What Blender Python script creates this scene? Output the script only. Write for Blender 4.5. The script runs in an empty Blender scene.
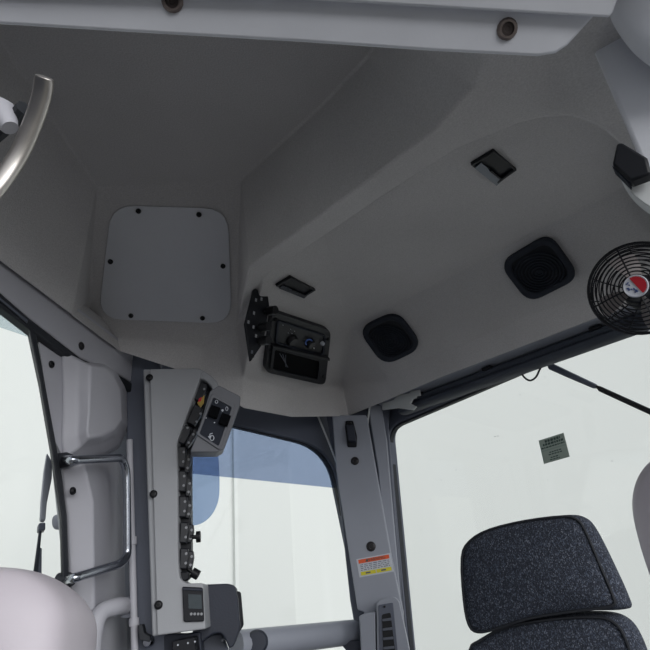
import bpy, bmesh, math, random
from mathutils import Vector, Matrix
random.seed(7)
S = bpy.context.scene
COL = S.collection
EYE = 1.30                      # camera height above the cab floor

# ------------------------------------------------------------------ camera
FPX = 560.0
T, RO = math.radians(26), math.radians(5)
F = Vector((0, math.cos(T), math.sin(T)))
U0 = Vector((0, -math.sin(T), math.cos(T))); R0 = Vector((1, 0, 0))
UP = U0*math.cos(RO) + R0*math.sin(RO)
RT = R0*math.cos(RO) - U0*math.sin(RO)
CAM = Vector((0, 0, EYE))
cd = bpy.data.cameras.new('camera'); cd.sensor_width = 36; cd.lens = FPX/650*36
cd.clip_start = 0.01; cd.clip_end = 200
cam = bpy.data.objects.new('camera', cd); COL.objects.link(cam)
m = Matrix((RT, UP, -F)).transposed().to_4x4(); m.translation = CAM
cam.matrix_world = m
S.camera = cam

def ray(x, y): return F + RT*((x-325)/FPX) + UP*((325-y)/FPX)
def atz(x, y, z):               # z above the eye
    d = ray(x, y); return CAM + d*(z/d.z)
def aty(x, y, Y):
    d = ray(x, y); return CAM + d*(Y/d.y)
A45 = math.radians(-45)
LD = Vector((math.sin(A45), math.cos(A45), 0))    # along the rear wall, away and to the left
PD = Vector((math.cos(A45), -math.sin(A45), 0))   # towards the rear wall
def ap(a, p, z): return LD*a + PD*p + Vector((0, 0, z+EYE))

class Plane:
    def __init__(s, o, n):
        s.o = Vector(o); s.n = Vector(n).normalized()
        s.u = Vector((0, 0, 1)).cross(s.n)
        s.u = s.u.normalized() if s.u.length > 1e-4 else Vector((1, 0, 0))
        s.v = s.n.cross(s.u).normalized()
    def at(s, x, y, off=0.0):
        d = ray(x, y)
        return CAM + d*(((s.o-CAM).dot(s.n)+off)/d.dot(s.n))
    def scale(s, x, y):         # metres per pixel there
        return (s.at(x, y)-CAM).dot(F)/FPX
def plane3(a, b, c):
    n = (b-a).cross(c-a).normalized()
    if n.dot(CAM-a) < 0: n = -n
    return Plane(a, n)

# ------------------------------------------------------------------ materials
def lin(c):
    r = []
    for v in c:
        v /= 255.0
        r.append(v/12.92 if v <= .04045 else ((v+.055)/1.055)**2.4)
    return (*r, 1)
def mat(name, rgb, rough=.6, metal=0., spec=.5, var=.0, vscale=6., grain=.0, gscale=400., bump=.0, bscale=300., coat=0.):
    M = bpy.data.materials.new(name); M.use_nodes = True
    nt = M.node_tree; N = nt.nodes; L = nt.links
    b = N['Principled BSDF']
    c = lin(rgb)
    b.inputs['Base Color'].default_value = c
    b.inputs['Roughness'].default_value = rough
    b.inputs['Metallic'].default_value = metal
    b.inputs['Specular IOR Level'].default_value = spec
    b.inputs['Coat Weight'].default_value = coat
    tc = N.new('ShaderNodeTexCoord')
    col = None
    def noise(sc, det):
        n = N.new('ShaderNodeTexNoise'); n.inputs['Scale'].default_value = sc
        n.inputs['Detail'].default_value = det
        L.new(tc.outputs['Object'], n.inputs['Vector']); return n
    for amt, sc, det in ((var, vscale, 4), (grain, gscale, 2)):
        if amt <= 0: continue
        n = noise(sc, det)
        mr = N.new('ShaderNodeMapRange')
        mr.inputs[1].default_value = .3; mr.inputs[2].default_value = .7
        mr.inputs[3].default_value = 1-amt; mr.inputs[4].default_value = 1+amt
        L.new(n.outputs['Fac'], mr.inputs[0])
        mx = N.new('ShaderNodeMix'); mx.data_type = 'RGBA'; mx.blend_type = 'MULTIPLY'
        mx.inputs[0].default_value = 1
        if col is None: mx.inputs[6].default_value = c
        else: L.new(col, mx.inputs[6])
        L.new(mr.outputs[0], mx.inputs[7])
        col = mx.outputs[2]
    if col is not None: L.new(col, b.inputs['Base Color'])
    if bump > 0:
        n = noise(bscale, 3); bp = N.new('ShaderNodeBump'); bp.inputs['Strength'].default_value = bump
        bp.inputs['Distance'].default_value = .002
        L.new(n.outputs['Fac'], bp.inputs['Height']); L.new(bp.outputs['Normal'], b.inputs['Normal'])
    return M

M = {}
M['liner'] = mat('moulded felt headliner', (193, 191, 191), .95, spec=.15, var=.06, vscale=5, grain=.10, gscale=500, bump=.25, bscale=500)
M['paint'] = mat('blue grey cab paint', (150, 154, 164), .45, var=.03, vscale=9, bump=.06, bscale=120)
M['beam'] = mat('pale grey beam paint', (218, 220, 226), .42, var=.04, vscale=14, bump=.05, bscale=200)
M['frame'] = mat('dark window frame paint', (90, 95, 108), .5, var=.03)
M['plastic'] = mat('grey moulded plastic', (180, 180, 187), .55, var=.03, vscale=12, bump=.12, bscale=700)
M['console'] = mat('grey console plastic', (160, 162, 166), .55, var=.02, vscale=12, bump=.12, bscale=800)
M['pale'] = mat('pale lilac plastic', (196, 189, 196), .5, var=.03, vscale=20, bump=.06, bscale=300)
M['panelmetal'] = mat('grey sheet metal', (206, 208, 213), .38, metal=.2, var=.03, vscale=8, grain=.04, gscale=900)
M['black'] = mat('black plastic', (21, 23, 29), .5, spec=.3, var=.05, vscale=30)
M['blackmatte'] = mat('matte black plastic', (44, 48, 57), .8, spec=.25, var=.08, vscale=40)
M['rubber'] = mat('black rubber seal', (36, 39, 45), .6)
M['navy'] = mat('dark navy shell', (40, 45, 58), .6, var=.06, vscale=25, bump=.15, bscale=300)
M['knob'] = mat('satin black knob', (17, 18, 22), .45, spec=.35)
M['rocker'] = mat('rocker switch plastic', (29, 31, 37), .4)
M['dot'] = mat('grey indicator print', (150, 152, 156), .6)
M['nearblack'] = mat('near black for cubby shade and switches', (9, 10, 13), .9, spec=.1)  # stands in for the shade inside the cubby; also the push switches' black
M['tag'] = mat('ochre tag', (178, 150, 70), .6)
M['blind'] = mat('dark grey blind cassette', (58, 64, 76), .55)
M['screw'] = mat('dark screw head', (46, 44, 46), .4, metal=.5)
M['socket'] = mat('screw socket', (70, 62, 60), .5, metal=.4)
M['podgrey'] = mat('dark grey pod plastic', (98, 100, 106), .55, bump=.1, bscale=800)
M['bronze'] = mat('worn screw washer', (120, 110, 106), .45, metal=.6, var=.15, vscale=200)
M['chrome'] = mat('worn chrome', (205, 200, 194), .36, metal=1., var=.08, vscale=40)
M['tube'] = mat('polished steel tube', (170, 174, 182), .2, metal=1.)
M['white'] = mat('white print', (225, 226, 226), .6)
M['offwhite'] = mat('white painted bracket', (205, 208, 208), .5)
M['red'] = mat('red badge enamel', (190, 32, 46), .4)
M['blue'] = mat('blue badge print', (60, 84, 140), .4)
M['badge'] = mat('pale badge', (205, 208, 216), .35)
M['blade'] = mat('grey beige fan blade', (150, 143, 142), .5, var=.04)
M['dialblue'] = mat('blue dial ring', (70, 110, 190), .4)
M['screen'] = mat('dark lcd screen', (52, 62, 66), .15, spec=.6)
M['button'] = mat('pale grey button', (150, 152, 156), .5)
M['orange'] = mat('orange label band', (226, 92, 48), .6)
M['yellow'] = mat('yellow label band', (214, 204, 52), .6)
M['labelgrey'] = mat('label paper', (196, 200, 208), .6)
M['print'] = mat('grey label print', (92, 96, 106), .6)
M['sticker'] = mat('green grey sticker', (122, 134, 128), .6, var=.04, vscale=60)
_n = M['sticker'].node_tree; _b = _n.nodes['Principled BSDF']; _o = [x for x in _n.nodes if x.type == 'OUTPUT_MATERIAL'][0]
_t = _n.nodes.new('ShaderNodeBsdfTranslucent'); _t.inputs[0].default_value = lin((196, 202, 198)); _m = _n.nodes.new('ShaderNodeMixShader'); _m.inputs[0].default_value = .6
_n.links.new(_b.outputs[0], _m.inputs[1]); _n.links.new(_t.outputs[0], _m.inputs[2]); _n.links.new(_m.outputs[0], _o.inputs[0])
M['stickerprint'] = mat('dark sticker print', (62, 80, 76), .6)
M['stickerline'] = mat('pale sticker line', (150, 164, 158), .6)
M['greyfacet'] = mat('grey lamp reflector', (100, 105, 114), .3, metal=.4)
M['shed'] = mat('white sheet wall', (214, 217, 214), .8, spec=.1, var=.012, vscale=.35)
M['ground'] = mat('concrete yard', (112, 111, 107), .9, var=.1, vscale=1.5)
M['floor'] = mat('rubber floor mat', (58, 58, 60), .8, var=.1, vscale=20)
M['piping'] = mat('dark seat piping', (30, 33, 40), .7)

def fabric():
    Mx = bpy.data.materials.new('flecked seat fabric'); Mx.use_nodes = True
    nt = Mx.node_tree; N = nt.nodes; L = nt.links; b = N['Principled BSDF']
    b.inputs['Roughness'].default_value = .95; b.inputs['Specular IOR Level'].default_value = .15
    tc = N.new('ShaderNodeTexCoord')
    mp = N.new('ShaderNodeMapping'); mp.inputs['Scale'].default_value = (1, 1, .6)
    mp.inputs['Rotation'].default_value = (0, .3, .3)
    L.new(tc.outputs['Object'], mp.inputs['Vector'])
    v = N.new('ShaderNodeTexVoronoi'); v.inputs['Scale'].default_value = 900
    L.new(mp.outputs[0], v.inputs['Vector'])
    sep = N.new('ShaderNodeSeparateColor'); L.new(v.outputs['Color'], sep.inputs[0])
    r1 = N.new('ShaderNodeValToRGB'); r1.color_ramp.interpolation = 'LINEAR'
    e = r1.color_ramp.elements
    e[0].position = 0; e[0].color = lin((42, 45, 53))
    e[1].position = 1; e[1].color = lin((116, 120, 130))
    k = r1.color_ramp.elements.new(.62); k.color = lin((58, 62, 71))
    k = r1.color_ramp.elements.new(.88); k.color = lin((80, 87, 102))
    L.new(sep.outputs[0], r1.inputs[0])
    L.new(r1.outputs[0], b.inputs['Base Color'])
    bp = N.new('ShaderNodeBump'); bp.inputs['Strength'].default_value = .4; bp.inputs['Distance'].default_value = .002
    L.new(v.outputs['Distance'], bp.inputs['Height']); L.new(bp.outputs[0], b.inputs['Normal'])
    return Mx
M['fabric'] = fabric()

def glass(name, tint, refl=.05):
    g = bpy.data.materials.new(name); g.use_nodes = True
    nt = g.node_tree; N = nt.nodes; L = nt.links
    for n in list(N): N.remove(n)
    o = N.new('ShaderNodeOutputMaterial'); t = N.new('ShaderNodeBsdfTransparent'); t.inputs[0].default_value = tint
    gl = N.new('ShaderNodeBsdfGlossy'); gl.inputs['Roughness'].default_value = .02
    mx = N.new('ShaderNodeMixShader'); mx.inputs[0].default_value = refl*.5
    L.new(t.outputs[0], mx.inputs[1]); L.new(gl.outputs[0], mx.inputs[2])
    L.new(mx.outputs[0], o.inputs[0]); return g
M['glass'] = glass('clear window glass', (.99, .995, .99, 1))
M['tintblue'] = glass('blue tint strip', (.56, .62, .74, 1))
M['tintgrey'] = glass('grey tint strip', (.78, .83, .85, 1))
M['visor'] = glass('blue visor film', (.56, .64, .77, 1))

# ------------------------------------------------------------------ builders
def link(name, bm, material, parent=None, bevel=0, seg=2, angle=35, subsurf=0, smooth=True, weld=False):
    """one bmesh in world space -> one mesh object centred on its own geometry"""
    if weld: bmesh.ops.remove_doubles(bm, verts=bm.verts, dist=1e-5)
    bmesh.ops.recalc_face_normals(bm, faces=bm.faces)
    c = Vector((0, 0, 0))
    for v in bm.verts: c += v.co
    c /= max(1, len(bm.verts))
    base = parent_world(parent)
    for v in bm.verts: v.co -= c
    me = bpy.data.meshes.new(name); bm.to_mesh(me); bm.free()
    for p in me.polygons: p.use_smooth = smooth
    ob = bpy.data.objects.new(name, me); COL.objects.link(ob)
    if material: me.materials.append(material)
    ob.location = c - base
    if parent: ob.parent = parent
    if bevel > 0:
        b = ob.modifiers.new('bevel', 'BEVEL'); b.width = bevel; b.segments = seg
        b.limit_method = 'ANGLE'; b.angle_limit = math.radians(angle); b.harden_normals = False
    if subsurf:
        s = ob.modifiers.new('subsurf', 'SUBSURF'); s.levels = subsurf; s.render_levels = subsurf
    elif smooth:
        # keep hard edges crisp
        me.set_sharp_from_angle(angle=math.radians(40))
    return ob
def parent_world(p):
    v = Vector((0, 0, 0))
    while p is not None: v += p.location; p = p.parent
    return v
def thing(name, loc, label, cat, group=None, kind=None):
    e = bpy.data.objects.new(name, None); e.empty_display_size = .02; COL.objects.link(e)
    e.location = loc
    return tag(e, label, cat, group, kind)
def tag(o, label=None, cat=None, group=None, kind=None):
    if label: o['label'] = label
    if cat: o['category'] = cat
    if group: o['group'] = group
    if kind: o['kind'] = kind
    return o

def rounded(pts, r, seg=5):
    """round the corners of a 2-D polygon; r is one radius or one per corner"""
    n = len(pts); out = []
    for i, p in enumerate(pts):
        rr = r[i] if isinstance(r, (list, tuple)) else r
        P = Vector(p); A = Vector(pts[i-1]); B = Vector(pts[(i+1) % n])
        a = A-P; b = B-P
        if rr <= 0: out.append(tuple(P)); continue
        d = min(rr, a.length*.48, b.length*.48)
        s = P + a.normalized()*d; e = P + b.normalized()*d
        for k in range(seg+1):
            t = k/seg
            q = s*(1-t)**2 + P*2*t*(1-t) + e*t*t
            out.append(tuple(q))
    return out
def smoothloop(pts, sub=4):
    n = len(pts); out = []
    for i in range(n):
        p0, p1, p2, p3 = (Vector(pts[(i+k-1) % n]) for k in range(4))
        for k in range(sub):
            t = k/sub
            out.append(tuple(.5*((2*p1) + (p2-p0)*t + (2*p0-5*p1+4*p2-p3)*t*t + (3*p1-p0-3*p2+p3)*t**3)))
    return out
def smoothpath(pts, sub=6):
    out = []; n = len(pts)
    P = [Vector(p) for p in pts]
    for i in range(n-1):
        p0 = P[max(0, i-1)]; p1 = P[i]; p2 = P[i+1]; p3 = P[min(n-1, i+2)]
        for k in range(sub):
            t = k/sub
            out.append(.5*((2*p1) + (p2-p0)*t + (2*p0-5*p1+4*p2-p3)*t*t + (3*p1-p0-3*p2+p3)*t**3))
    out.append(P[-1]); return out
def roundpath(pts, r, seg=6):
    P = [Vector(p) for p in pts]; out = [P[0]]
    for i in range(1, len(P)-1):
        a = P[i-1]-P[i]; b = P[i+1]-P[i]; d = min(r, a.length*.48, b.length*.48)
        s = P[i]+a.normalized()*d; e = P[i]+b.normalized()*d
        for k in range(seg+1):
            t = k/seg; out.append(s*(1-t)**2 + P[i]*2*t*(1-t) + e*t*t)
    out.append(P[-1]); return out

def prism_bm(bm, front, vec):
    a = [bm.verts.new(p) for p in front]; b = [bm.verts.new(Vector(p)+vec) for p in front]
    bm.faces.new(a); bm.faces.new(list(reversed(b)))
    n = len(a)
    for i in range(n): bm.faces.new((a[i], b[i], b[(i+1) % n], a[(i+1) % n]))
    return bm
def plate(name, px, pl, thick, material, parent=None, r=0, off=0., bevel=0, seg=2, **kw):
    back = getattr(pl, 'back', -pl.n)
    """a slab whose front outline is px on the plane, lifted by off+thick towards the room"""
    q = rounded(px, r) if r else px
    front = [pl.at(x, y, off+thick) for x, y in q]
    bm = prism_bm(bmesh.new(), front, back*thick)
    return link(name, bm, material, parent, bevel, seg, **kw)
def ring(name, outer, inner, pl, thick, material, parent=None, off=0., bevel=0, back=None, **kw):
    """a frame between two outlines with the same number of points"""
    bm = bmesh.new(); n = len(outer)
    rows = []
    for pts, o in ((outer, off), (outer, off+thick), (inner, off+thick), (inner, off)):
        if pts is outer: w = [pl.at(x, y, off+thick) + pl.n*(o-off-thick) for x, y in pts]
        else: w = [pl.at(x, y, off+thick) + pl.n*(o-off-thick) for x, y in pts]
        rows.append([bm.verts.new(p) for p in w])
    for k in range(4):
        a, b = rows[k], rows[(k+1) % 4]
        for i in range(n): bm.faces.new((a[i], b[i], b[(i+1) % n], a[(i+1) % n]))
    return link(name, bm, material, parent, bevel, **kw)
def tube_bm(bm, path, rad, n=10, closed=False, caps=True, sx=1., up=None):
    P = [Vector(p) for p in path]; m_ = len(P); rows = []
    ref = None
    for i in range(m_):
        if closed: t = P[(i+1) % m_]-P[i-1]
        else: t = P[min(m_-1, i+1)]-P[max(0, i-1)]
        t.normalize()
        if ref is None:
            ref = Vector(up) if up else (Vector((0, 0, 1)) if abs(t.z) < .9 else Vector((1, 0, 0)))
        ref = (ref - t*ref.dot(t)).normalized(); w = t.cross(ref)
        rr = rad[i] if isinstance(rad, (list, tuple)) else rad
        rows.append([bm.verts.new(P[i] + ref*(rr*math.cos(2*math.pi*k/n)) + w*(rr*sx*math.sin(2*math.pi*k/n))) for k in range(n)])
    for i in range(m_ if closed else m_-1):
        a, b = rows[i], rows[(i+1) % m_]
        for k in range(n): bm.faces.new((a[k], b[k], b[(k+1) % n], a[(k+1) % n]))
    if caps and not closed:
        bm.faces.new(rows[0]); bm.faces.new(list(reversed(rows[-1])))
    return bm
def tube(name, path, rad, material, parent=None, **kw):
    return link(name, tube_bm(bmesh.new(), path, rad, **kw), material, parent)
def lathe_bm(bm, prof, o, axis, n=24, u=None):
    """prof: (radius, height along axis)"""
    ax = Vector(axis).normalized()
    u = Vector((0, 0, 1)).cross(ax) if u is None else Vector(u)
    u = u.normalized() if u.length > 1e-3 else Vector((1, 0, 0)); w = ax.cross(u)
    rows = []
    for r, h in prof:
        if r < 1e-6: rows.append([bm.verts.new(o+ax*h)])
        else: rows.append([bm.verts.new(o+ax*h+u*(r*math.cos(2*math.pi*k/n))+w*(r*math.sin(2*math.pi*k/n))) for k in range(n)])
    for a, b in zip(rows, rows[1:]):
        for k in range(n):
            k2 = (k+1) % n
            if len(a) == 1 and len(b) == 1: continue
            if len(a) == 1: bm.faces.new((a[0], b[k], b[k2]))
            elif len(b) == 1: bm.faces.new((a[k], b[0], a[k2]))
            else: bm.faces.new((a[k], b[k], b[k2], a[k2]))
    return bm
def lathe(name, prof, o, axis, material, parent=None, n=24, **kw):
    return link(name, lathe_bm(bmesh.new(), prof, Vector(o), axis, n), material, parent, **kw)
def box_bm(bm, c, u, v, n, su, sv, sn):
    c = Vector(c); vs = []
    for k in (-1, 1):
        for (i, j) in ((-1, -1), (1, -1), (1, 1), (-1, 1)):
            vs.append(bm.verts.new(c + u*(i*su/2) + v*(j*sv/2) + n*(k*sn/2)))
    for f in ((0, 3, 2, 1), (4, 5, 6, 7), (0, 1, 5, 4), (1, 2, 6, 5), (2, 3, 7, 6), (3, 0, 4, 7)):
        bm.faces.new([vs[i] for i in f])
    return bm
def puff(name, outline, pl, thick, material, parent=None, inset=.80, dome=.15, off=0., sub=1, ctr=None, backscale=.9):
    """a cushion-like body: outline on the plane, swelling towards the room and closed at the back"""
    P = [pl.at(x, y, off+thick*.5) for x, y in outline]
    c = sum(P, Vector())/len(P) if ctr is None else pl.at(*ctr, off+thick*.5)
    bm = bmesh.new(); rows = []
    for s, h in ((backscale*.8, -.5), (backscale, -.46), (1., -.12), (1., .15), ((1+inset)/2+.03, .40), (inset, .5), (inset*.55, .5+dome*.7)):
        rows.append([bm.verts.new(c+(p-c)*s+pl.n*(h*thick)) for p in P])
    n = len(P)
    for a, b in zip(rows, rows[1:]):
        for i in range(n): bm.faces.new((a[i], a[(i+1) % n], b[(i+1) % n], b[i]))
    for row, h in ((rows[0], -.5), (rows[-1], .5+dome)):
        cv = bm.verts.new(c+pl.n*(h*thick))
        for i in range(n): bm.faces.new((row[i], row[(i+1) % n], cv))
    return link(name, bm, material, parent, subsurf=sub)
def screw(px, py, pl, r, parent, off=0., material='screw', name='screw', washer=False):
    o = pl.at(px, py, off); n = pl.n
    if washer:
        prof = [(r*1.0, -.001), (r*1.0, .0012), (r*.82, .003), (r*.62, .003), (r*.55, .0012), (r*.3, .0012), (r*.24, .0006), (0, .0006)]
    else:
        prof = [(r, -.001), (r, .0015), (r*.85, .0032), (r*.55, .004), (r*.42, .004), (r*.38, .002), (0, .002)]
    ob = link(name, lathe_bm(bmesh.new(), prof, o, n, 16), M[material], parent)
    if washer:
        ob.data.materials.append(M['socket'])
        ctr = -(ob.location+parent_world(parent))+o
        for p in ob.data.polygons:
            if (p.center-ctr).length < r*.66: p.material_index = 1
    return ob
def text(name, body, pl, px, py, size, material, parent, off=.001, right=None):
    cu = bpy.data.curves.new(name, 'FONT'); cu.body = body; cu.size = size; cu.align_x = 'CENTER'; cu.align_y = 'CENTER'
    cu.extrude = .0002; cu.resolution_u = 2
    t = bpy.data.objects.new(name, cu); COL.objects.link(t)
    dg = bpy.context.evaluated_depsgraph_get(); dg.update()
    me = bpy.data.meshes.new_from_object(t.evaluated_get(dg))
    bpy.data.objects.remove(t); bpy.data.curves.remove(cu)
    o = pl.at(px, py, off); n = pl.n
    u = (Vector(right) if right else pl.u).normalized(); u = (u-n*u.dot(n)).normalized(); v = n.cross(u)
    mt = Matrix((u, v, n)).transposed()
    for vv in me.vertices: vv.co = mt @ vv.co
    me.materials.clear(); me.materials.append(material)
    ob = bpy.data.objects.new(name, me); COL.objects.link(ob)
    ob.location = o - parent_world(parent); ob.parent = parent
    return ob

# ------------------------------------------------------------------ key planes of the hexagonal cab
REAR = Plane(PD*1.20+CAM, -PD)                      # rear glass
SIDE = Plane(LD*1.12+CAM, -LD)                      # side glass
d0 = atz(0, 262, .467); d1 = atz(120, 352, .467)
dd = (d1-d0); dd.z = 0; dd.normalize()
DIAG = Plane(d0, (dd.y, -dd.x, 0))                  # angled wall on the left
DIAG.back = Vector((-.50, .866, 0)); DIAG.back /= -DIAG.back.dot(DIAG.n)   # its panels have splayed edges
CONS = Plane(CAM+Vector((0, 1.04, 0)), (.12, -1, 0)) # console front
PILL = Plane(CAM+Vector((.06, 1.46, 0)), (-.1, -1, 0)) # cover of the corner pillar

# ------------------------------------------------------------------ headliner
ZR, ZL = .66, .505
def headliner():
    bm = bmesh.new()
    V = lambda p: bm.verts.new(p)
    R4 = atz(97, 187, ZR); R1 = ap(.62, .447, ZR)
    Rs = [R1, ap(.54, .447, ZR), ap(.41, .447, ZR), ap(.31, .44, ZR), ap(.265, .42, ZR), ap(.23, .38, ZR), ap(.215, .32, ZR), ap(.21, .10, ZR)]
    ZS = ZL-.028
    Ss = [ap(.608, .450, ZS), ap(.497, .451, ZS), ap(.36, .452, ZS), ap(.244, .450, ZS), ap(.179, .440, ZL-.018), ap(.127, .405, ZL-.008), ap(.104, .34, ZL), ap(.094, .10, ZL)]
    Ls = [ap(.655, .515, ZL), ap(.52, .517, ZL), ap(.38, .519, ZL), ap(.26, .525, ZL), atz(520, 123, ZL), atz(545, 118, ZL), atz(570, 117, ZL), atz(598, 126, ZL), atz(618, 143, ZL), atz(634, 166, ZL), atz(650, 205, ZL), atz(664, 250, ZL)]
    acc = plane3(R4, R1, atz(165, 372, .45))
    B0 = DIAG.at(72, 316, .003); BLi = acc.at(112, 338); B1i = acc.at(203, 346); W1 = acc.at(237, 325)
    drop = lambda p, x, y, e=.018: aty(x, y, p.y+e)
    BL = DIAG.at(120, 352, .003); B1 = drop(B1i, 203, 379)
    R5 = Vector((-.38, .30, EYE+ZR)); R6 = Vector((-.30, .12, EYE+ZR))
    L0 = DIAG.at(0, 262, .003); L1 = atz(120, 352, .455)
    L9 = L0 - dd*.45
    vR = [V(p) for p in Rs]; vS = [V(p) for p in Ss]; vL = [V(p) for p in Ls]
    vR4, vR5, vR6 = V(R4), V(R5), V(R6)
    bm.faces.new([vR4, vR5, vR6] + list(reversed(vR)))
    for i in range(len(vR)-1): bm.faces.new((vR[i], vR[i+1], vS[i+1], vS[i]))
    for i in range(4): bm.faces.new((vS[i], vS[i+1], vL[i+1], vL[i]))
    # flat underside round the bowl's end
    N0 = V(Vector((.62, .12, EYE+ZL)))
    for f in ((vS[4], vL[4], vL[5], vL[6]), (vS[4], vL[6], vS[5]), (vS[5], vL[6], vL[7], vS[6])): bm.faces.new(f)
    bm.faces.new([vS[6], vS[7], N0] + list(reversed(vL[7:])))
    # access slope
    vB0, vB1, vW, vL1, vB1i, vLi, vBp = V(B0), V(B1), V(W1), V(BL), V(B1i), V(BLi), V(acc.at(87, 319))
    bm.faces.new((vR4, vR[0], vW, vB1i, vLi, vBp))
    bm.faces.new((vB0, vBp, vLi, vL1)); bm.faces.new((vLi, vB1i, vB1, vL1))
    bm.faces.new((vR[0], vS[0], vW))
    # left slope down to the header rail
    vL0, vL9 = V(L0), V(L9)
    bm.faces.new((vR5, vR4, vL0)); bm.faces.new((vR4, vB0, vL0)); bm.faces.new((vR4, vBp, vB0))
    bm.faces.new((vR5, vL0, vL9, vR6))
    # pocket: lamp surface, speaker surface, instrument wall
    zc, pc, ze = .58, .905, .468
    Cs = [atz(352, 325, zc), ap(.55, pc, zc), ap(.35, pc, zc), ap(.1, pc, zc), ap(-.35, pc, zc)]
    inst = plane3(Ls[0], Cs[0], atz(292, 413, .445))
    Ei = [inst.at(342, 384), atz(388, 378, .493), ap(.70, 1.05, .4966), ap(.45, 1.05, .4966), ap(.15, 1.05, .4966), ap(-.35, 1.05, .4966)]
    Es = [drop(Ei[0], 348, 417), atz(392, 399, .452), ap(.70, 1.087, .452), ap(.45, 1.09, .452), ap(.15, 1.09, .452), ap(-.35, 1.09, .452)]
    vI = [V(p) for p in Ei]
    vC = [V(p) for p in Cs]; vE = [V(p) for p in Es]
    step = Vector((0, 0, .034)) + PD*.008
    vK = [vL[0]] + [V(p+step) for p in Ls[1:]]            # top of the small step behind the lip
    bm.faces.new((vL[0], vL[1], vK[1]))
    for i in range(1, len(vL)-1): bm.faces.new((vL[i], vL[i+1], vK[i+1], vK[i]))
    for f in ((vK[0], vK[1], vC[0]), (vK[1], vK[2], vC[1], vC[0]), (vK[2], vK[3], vC[2], vC[1]), (vK[3], vK[4], vC[2]),
              (vK[4], vK[5], vC[2]), (vK[5], vK[6], vC[3], vC[2]), (vK[6], vK[7], vC[3]), (vK[7], vK[8], vC[3]), (vK[8], vK[9], vC[3]),
              (vK[9], vK[10], vC[4], vC[3]), (vK[10], vK[11], vC[4])): bm.faces.new(f)
    for i in range(4): bm.faces.new((vC[i], vC[i+1], vI[i+2], vI[i+1]))
    bm.faces.new((vC[0], vI[1], vI[0]))
    for i in range(5): bm.faces.new((vI[i], vI[i+1], vE[i+1], vE[i]))
    d0i, d1i = inst.at(243, 378), inst.at(290, 390)
    D0i, D1i = V(d0i), V(d1i); D0 = V(drop(d0i, 243, 409)); D1 = V(drop(d1i, 292, 418))
    for f in ((vS[0], vL[0], vW), (vW, vL[0], D0i), (vB1i, vW, D0i, vB1), (vB1, D0i, D0), (D0i, D1i, D1, D0),
              (vL[0], vC[0], D1i, D0i), (vC[0], vI[0], D1i), (D1i, vI[0], vE[0], D1)): bm.faces.new(f)
    # rim turned up behind the lower edge
    rim = [vL9, vL0, vB0, vL1, vB1, D0, D1] + vE
    prev = None
    for v in rim:
        o = (v.co-Vector((0, .4, EYE))); o.z = 0; o.normalize()
        q = V(v.co + o*.03 + Vector((0, 0, .06)))
        if prev: bm.faces.new((prev[0], v, q, prev[1]))
        prev = (v, q)
    P = dict(acc=acc, lamp=plane3(Ls[1]+step, Cs[0], Cs[2]), spk=plane3(Cs[1], Cs[3], Ei[3]),
             inst=inst, lamp2=plane3(Ls[0], Ls[1]+step, Cs[0]), lip=Plane(Vector((0, 0, EYE+ZL)), (0, 0, -1)))
    return bm, P
hb, HP = headliner()
liner = link('ceiling', hb, M['liner'], None, bevel=.016, seg=4, angle=8, weld=True)
tag(liner, 'grey felt headliner moulded round a raised centre', 'ceiling', kind='structure')
for (x, y) in ((311.5, 233), (386, 183)):
    screw(x, y, HP['lip'], .0085, liner, 0.0, 'bronze', 'fastener', washer=True)
# roof shell above the headliner
bm = bmesh.new()
rf = [(-.62, -.25), (-.56, .75), (-.46, 1.14), (.06, 1.66), (.14, 1.66), (.98, .82), (.72, -.25)]
prism_bm(bm, [Vector((x, y, EYE+.72)) for x, y in rf], Vector((0, 0, .05)))
tag(link('roof', bm, M['paint'], None, bevel=.01), kind='structure')

# ------------------------------------------------------------------ things on the headliner
def access_panel():
    pl = HP['acc']
    out = [(111, 205), (228, 209), (232, 324), (98, 319)]
    t = thing('access_panel', pl.at(167, 265), 'grey rounded-square sheet metal access panel screwed to the headliner', 'panel')
    plate('cover_plate', out, pl, .003, M['panelmetal'], t, r=(24, 24, 24, 24), off=.0005, bevel=.0008)
    for x, y in ((138.5, 211), (199, 214.5), (110.5, 261.5), (223, 266), (131, 315.5), (202.5, 318)):
        screw(x, y, pl, .0048, t, .0035, 'knob')
access_panel()

def speaker(q, label):
    pl = HP['spk']
    c = (sum(p[0] for p in q)/4, sum(p[1] for p in q)/4)
    t = thing('ceiling_speaker', pl.at(*c), label, 'speaker', 'speakers in the rear headliner')
    sc = lambda s: rounded([(c[0]+(x-c[0])*s, c[1]+(y-c[1])*s) for x, y in q], 15*s, 6)
    ring('frame', sc(1.04), sc(.82), pl, .012, M['blackmatte'], t, bevel=.003)
    bm = prism_bm(bmesh.new(), [pl.at(x, y, .004) for x, y in sc(.86)], -pl.n*.006)
    g = link('grille', bm, M['black'], t)
    r0 = (pl.at(q[0][0], q[0][1])-pl.at(q[2][0], q[2][1])).length*.5
    prof = []
    for k in range(7):
        r = r0*(.62-.085*k); prof += [(r, .004), (r-.001, .0075), (r-r0*.04, .0075), (r-r0*.045, .004)]
    lathe('cone_ring', prof + [(0, .0045)], pl.at(*c), pl.n, M['blackmatte'], g, n=32)
speaker([(500, 265), (549, 236), (579, 278), (529, 303)], 'larger black square speaker nearer the fan')
speaker([(358, 330), (396, 313), (422, 348), (384, 366)], 'smaller black square speaker beside the climate control panel')

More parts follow.
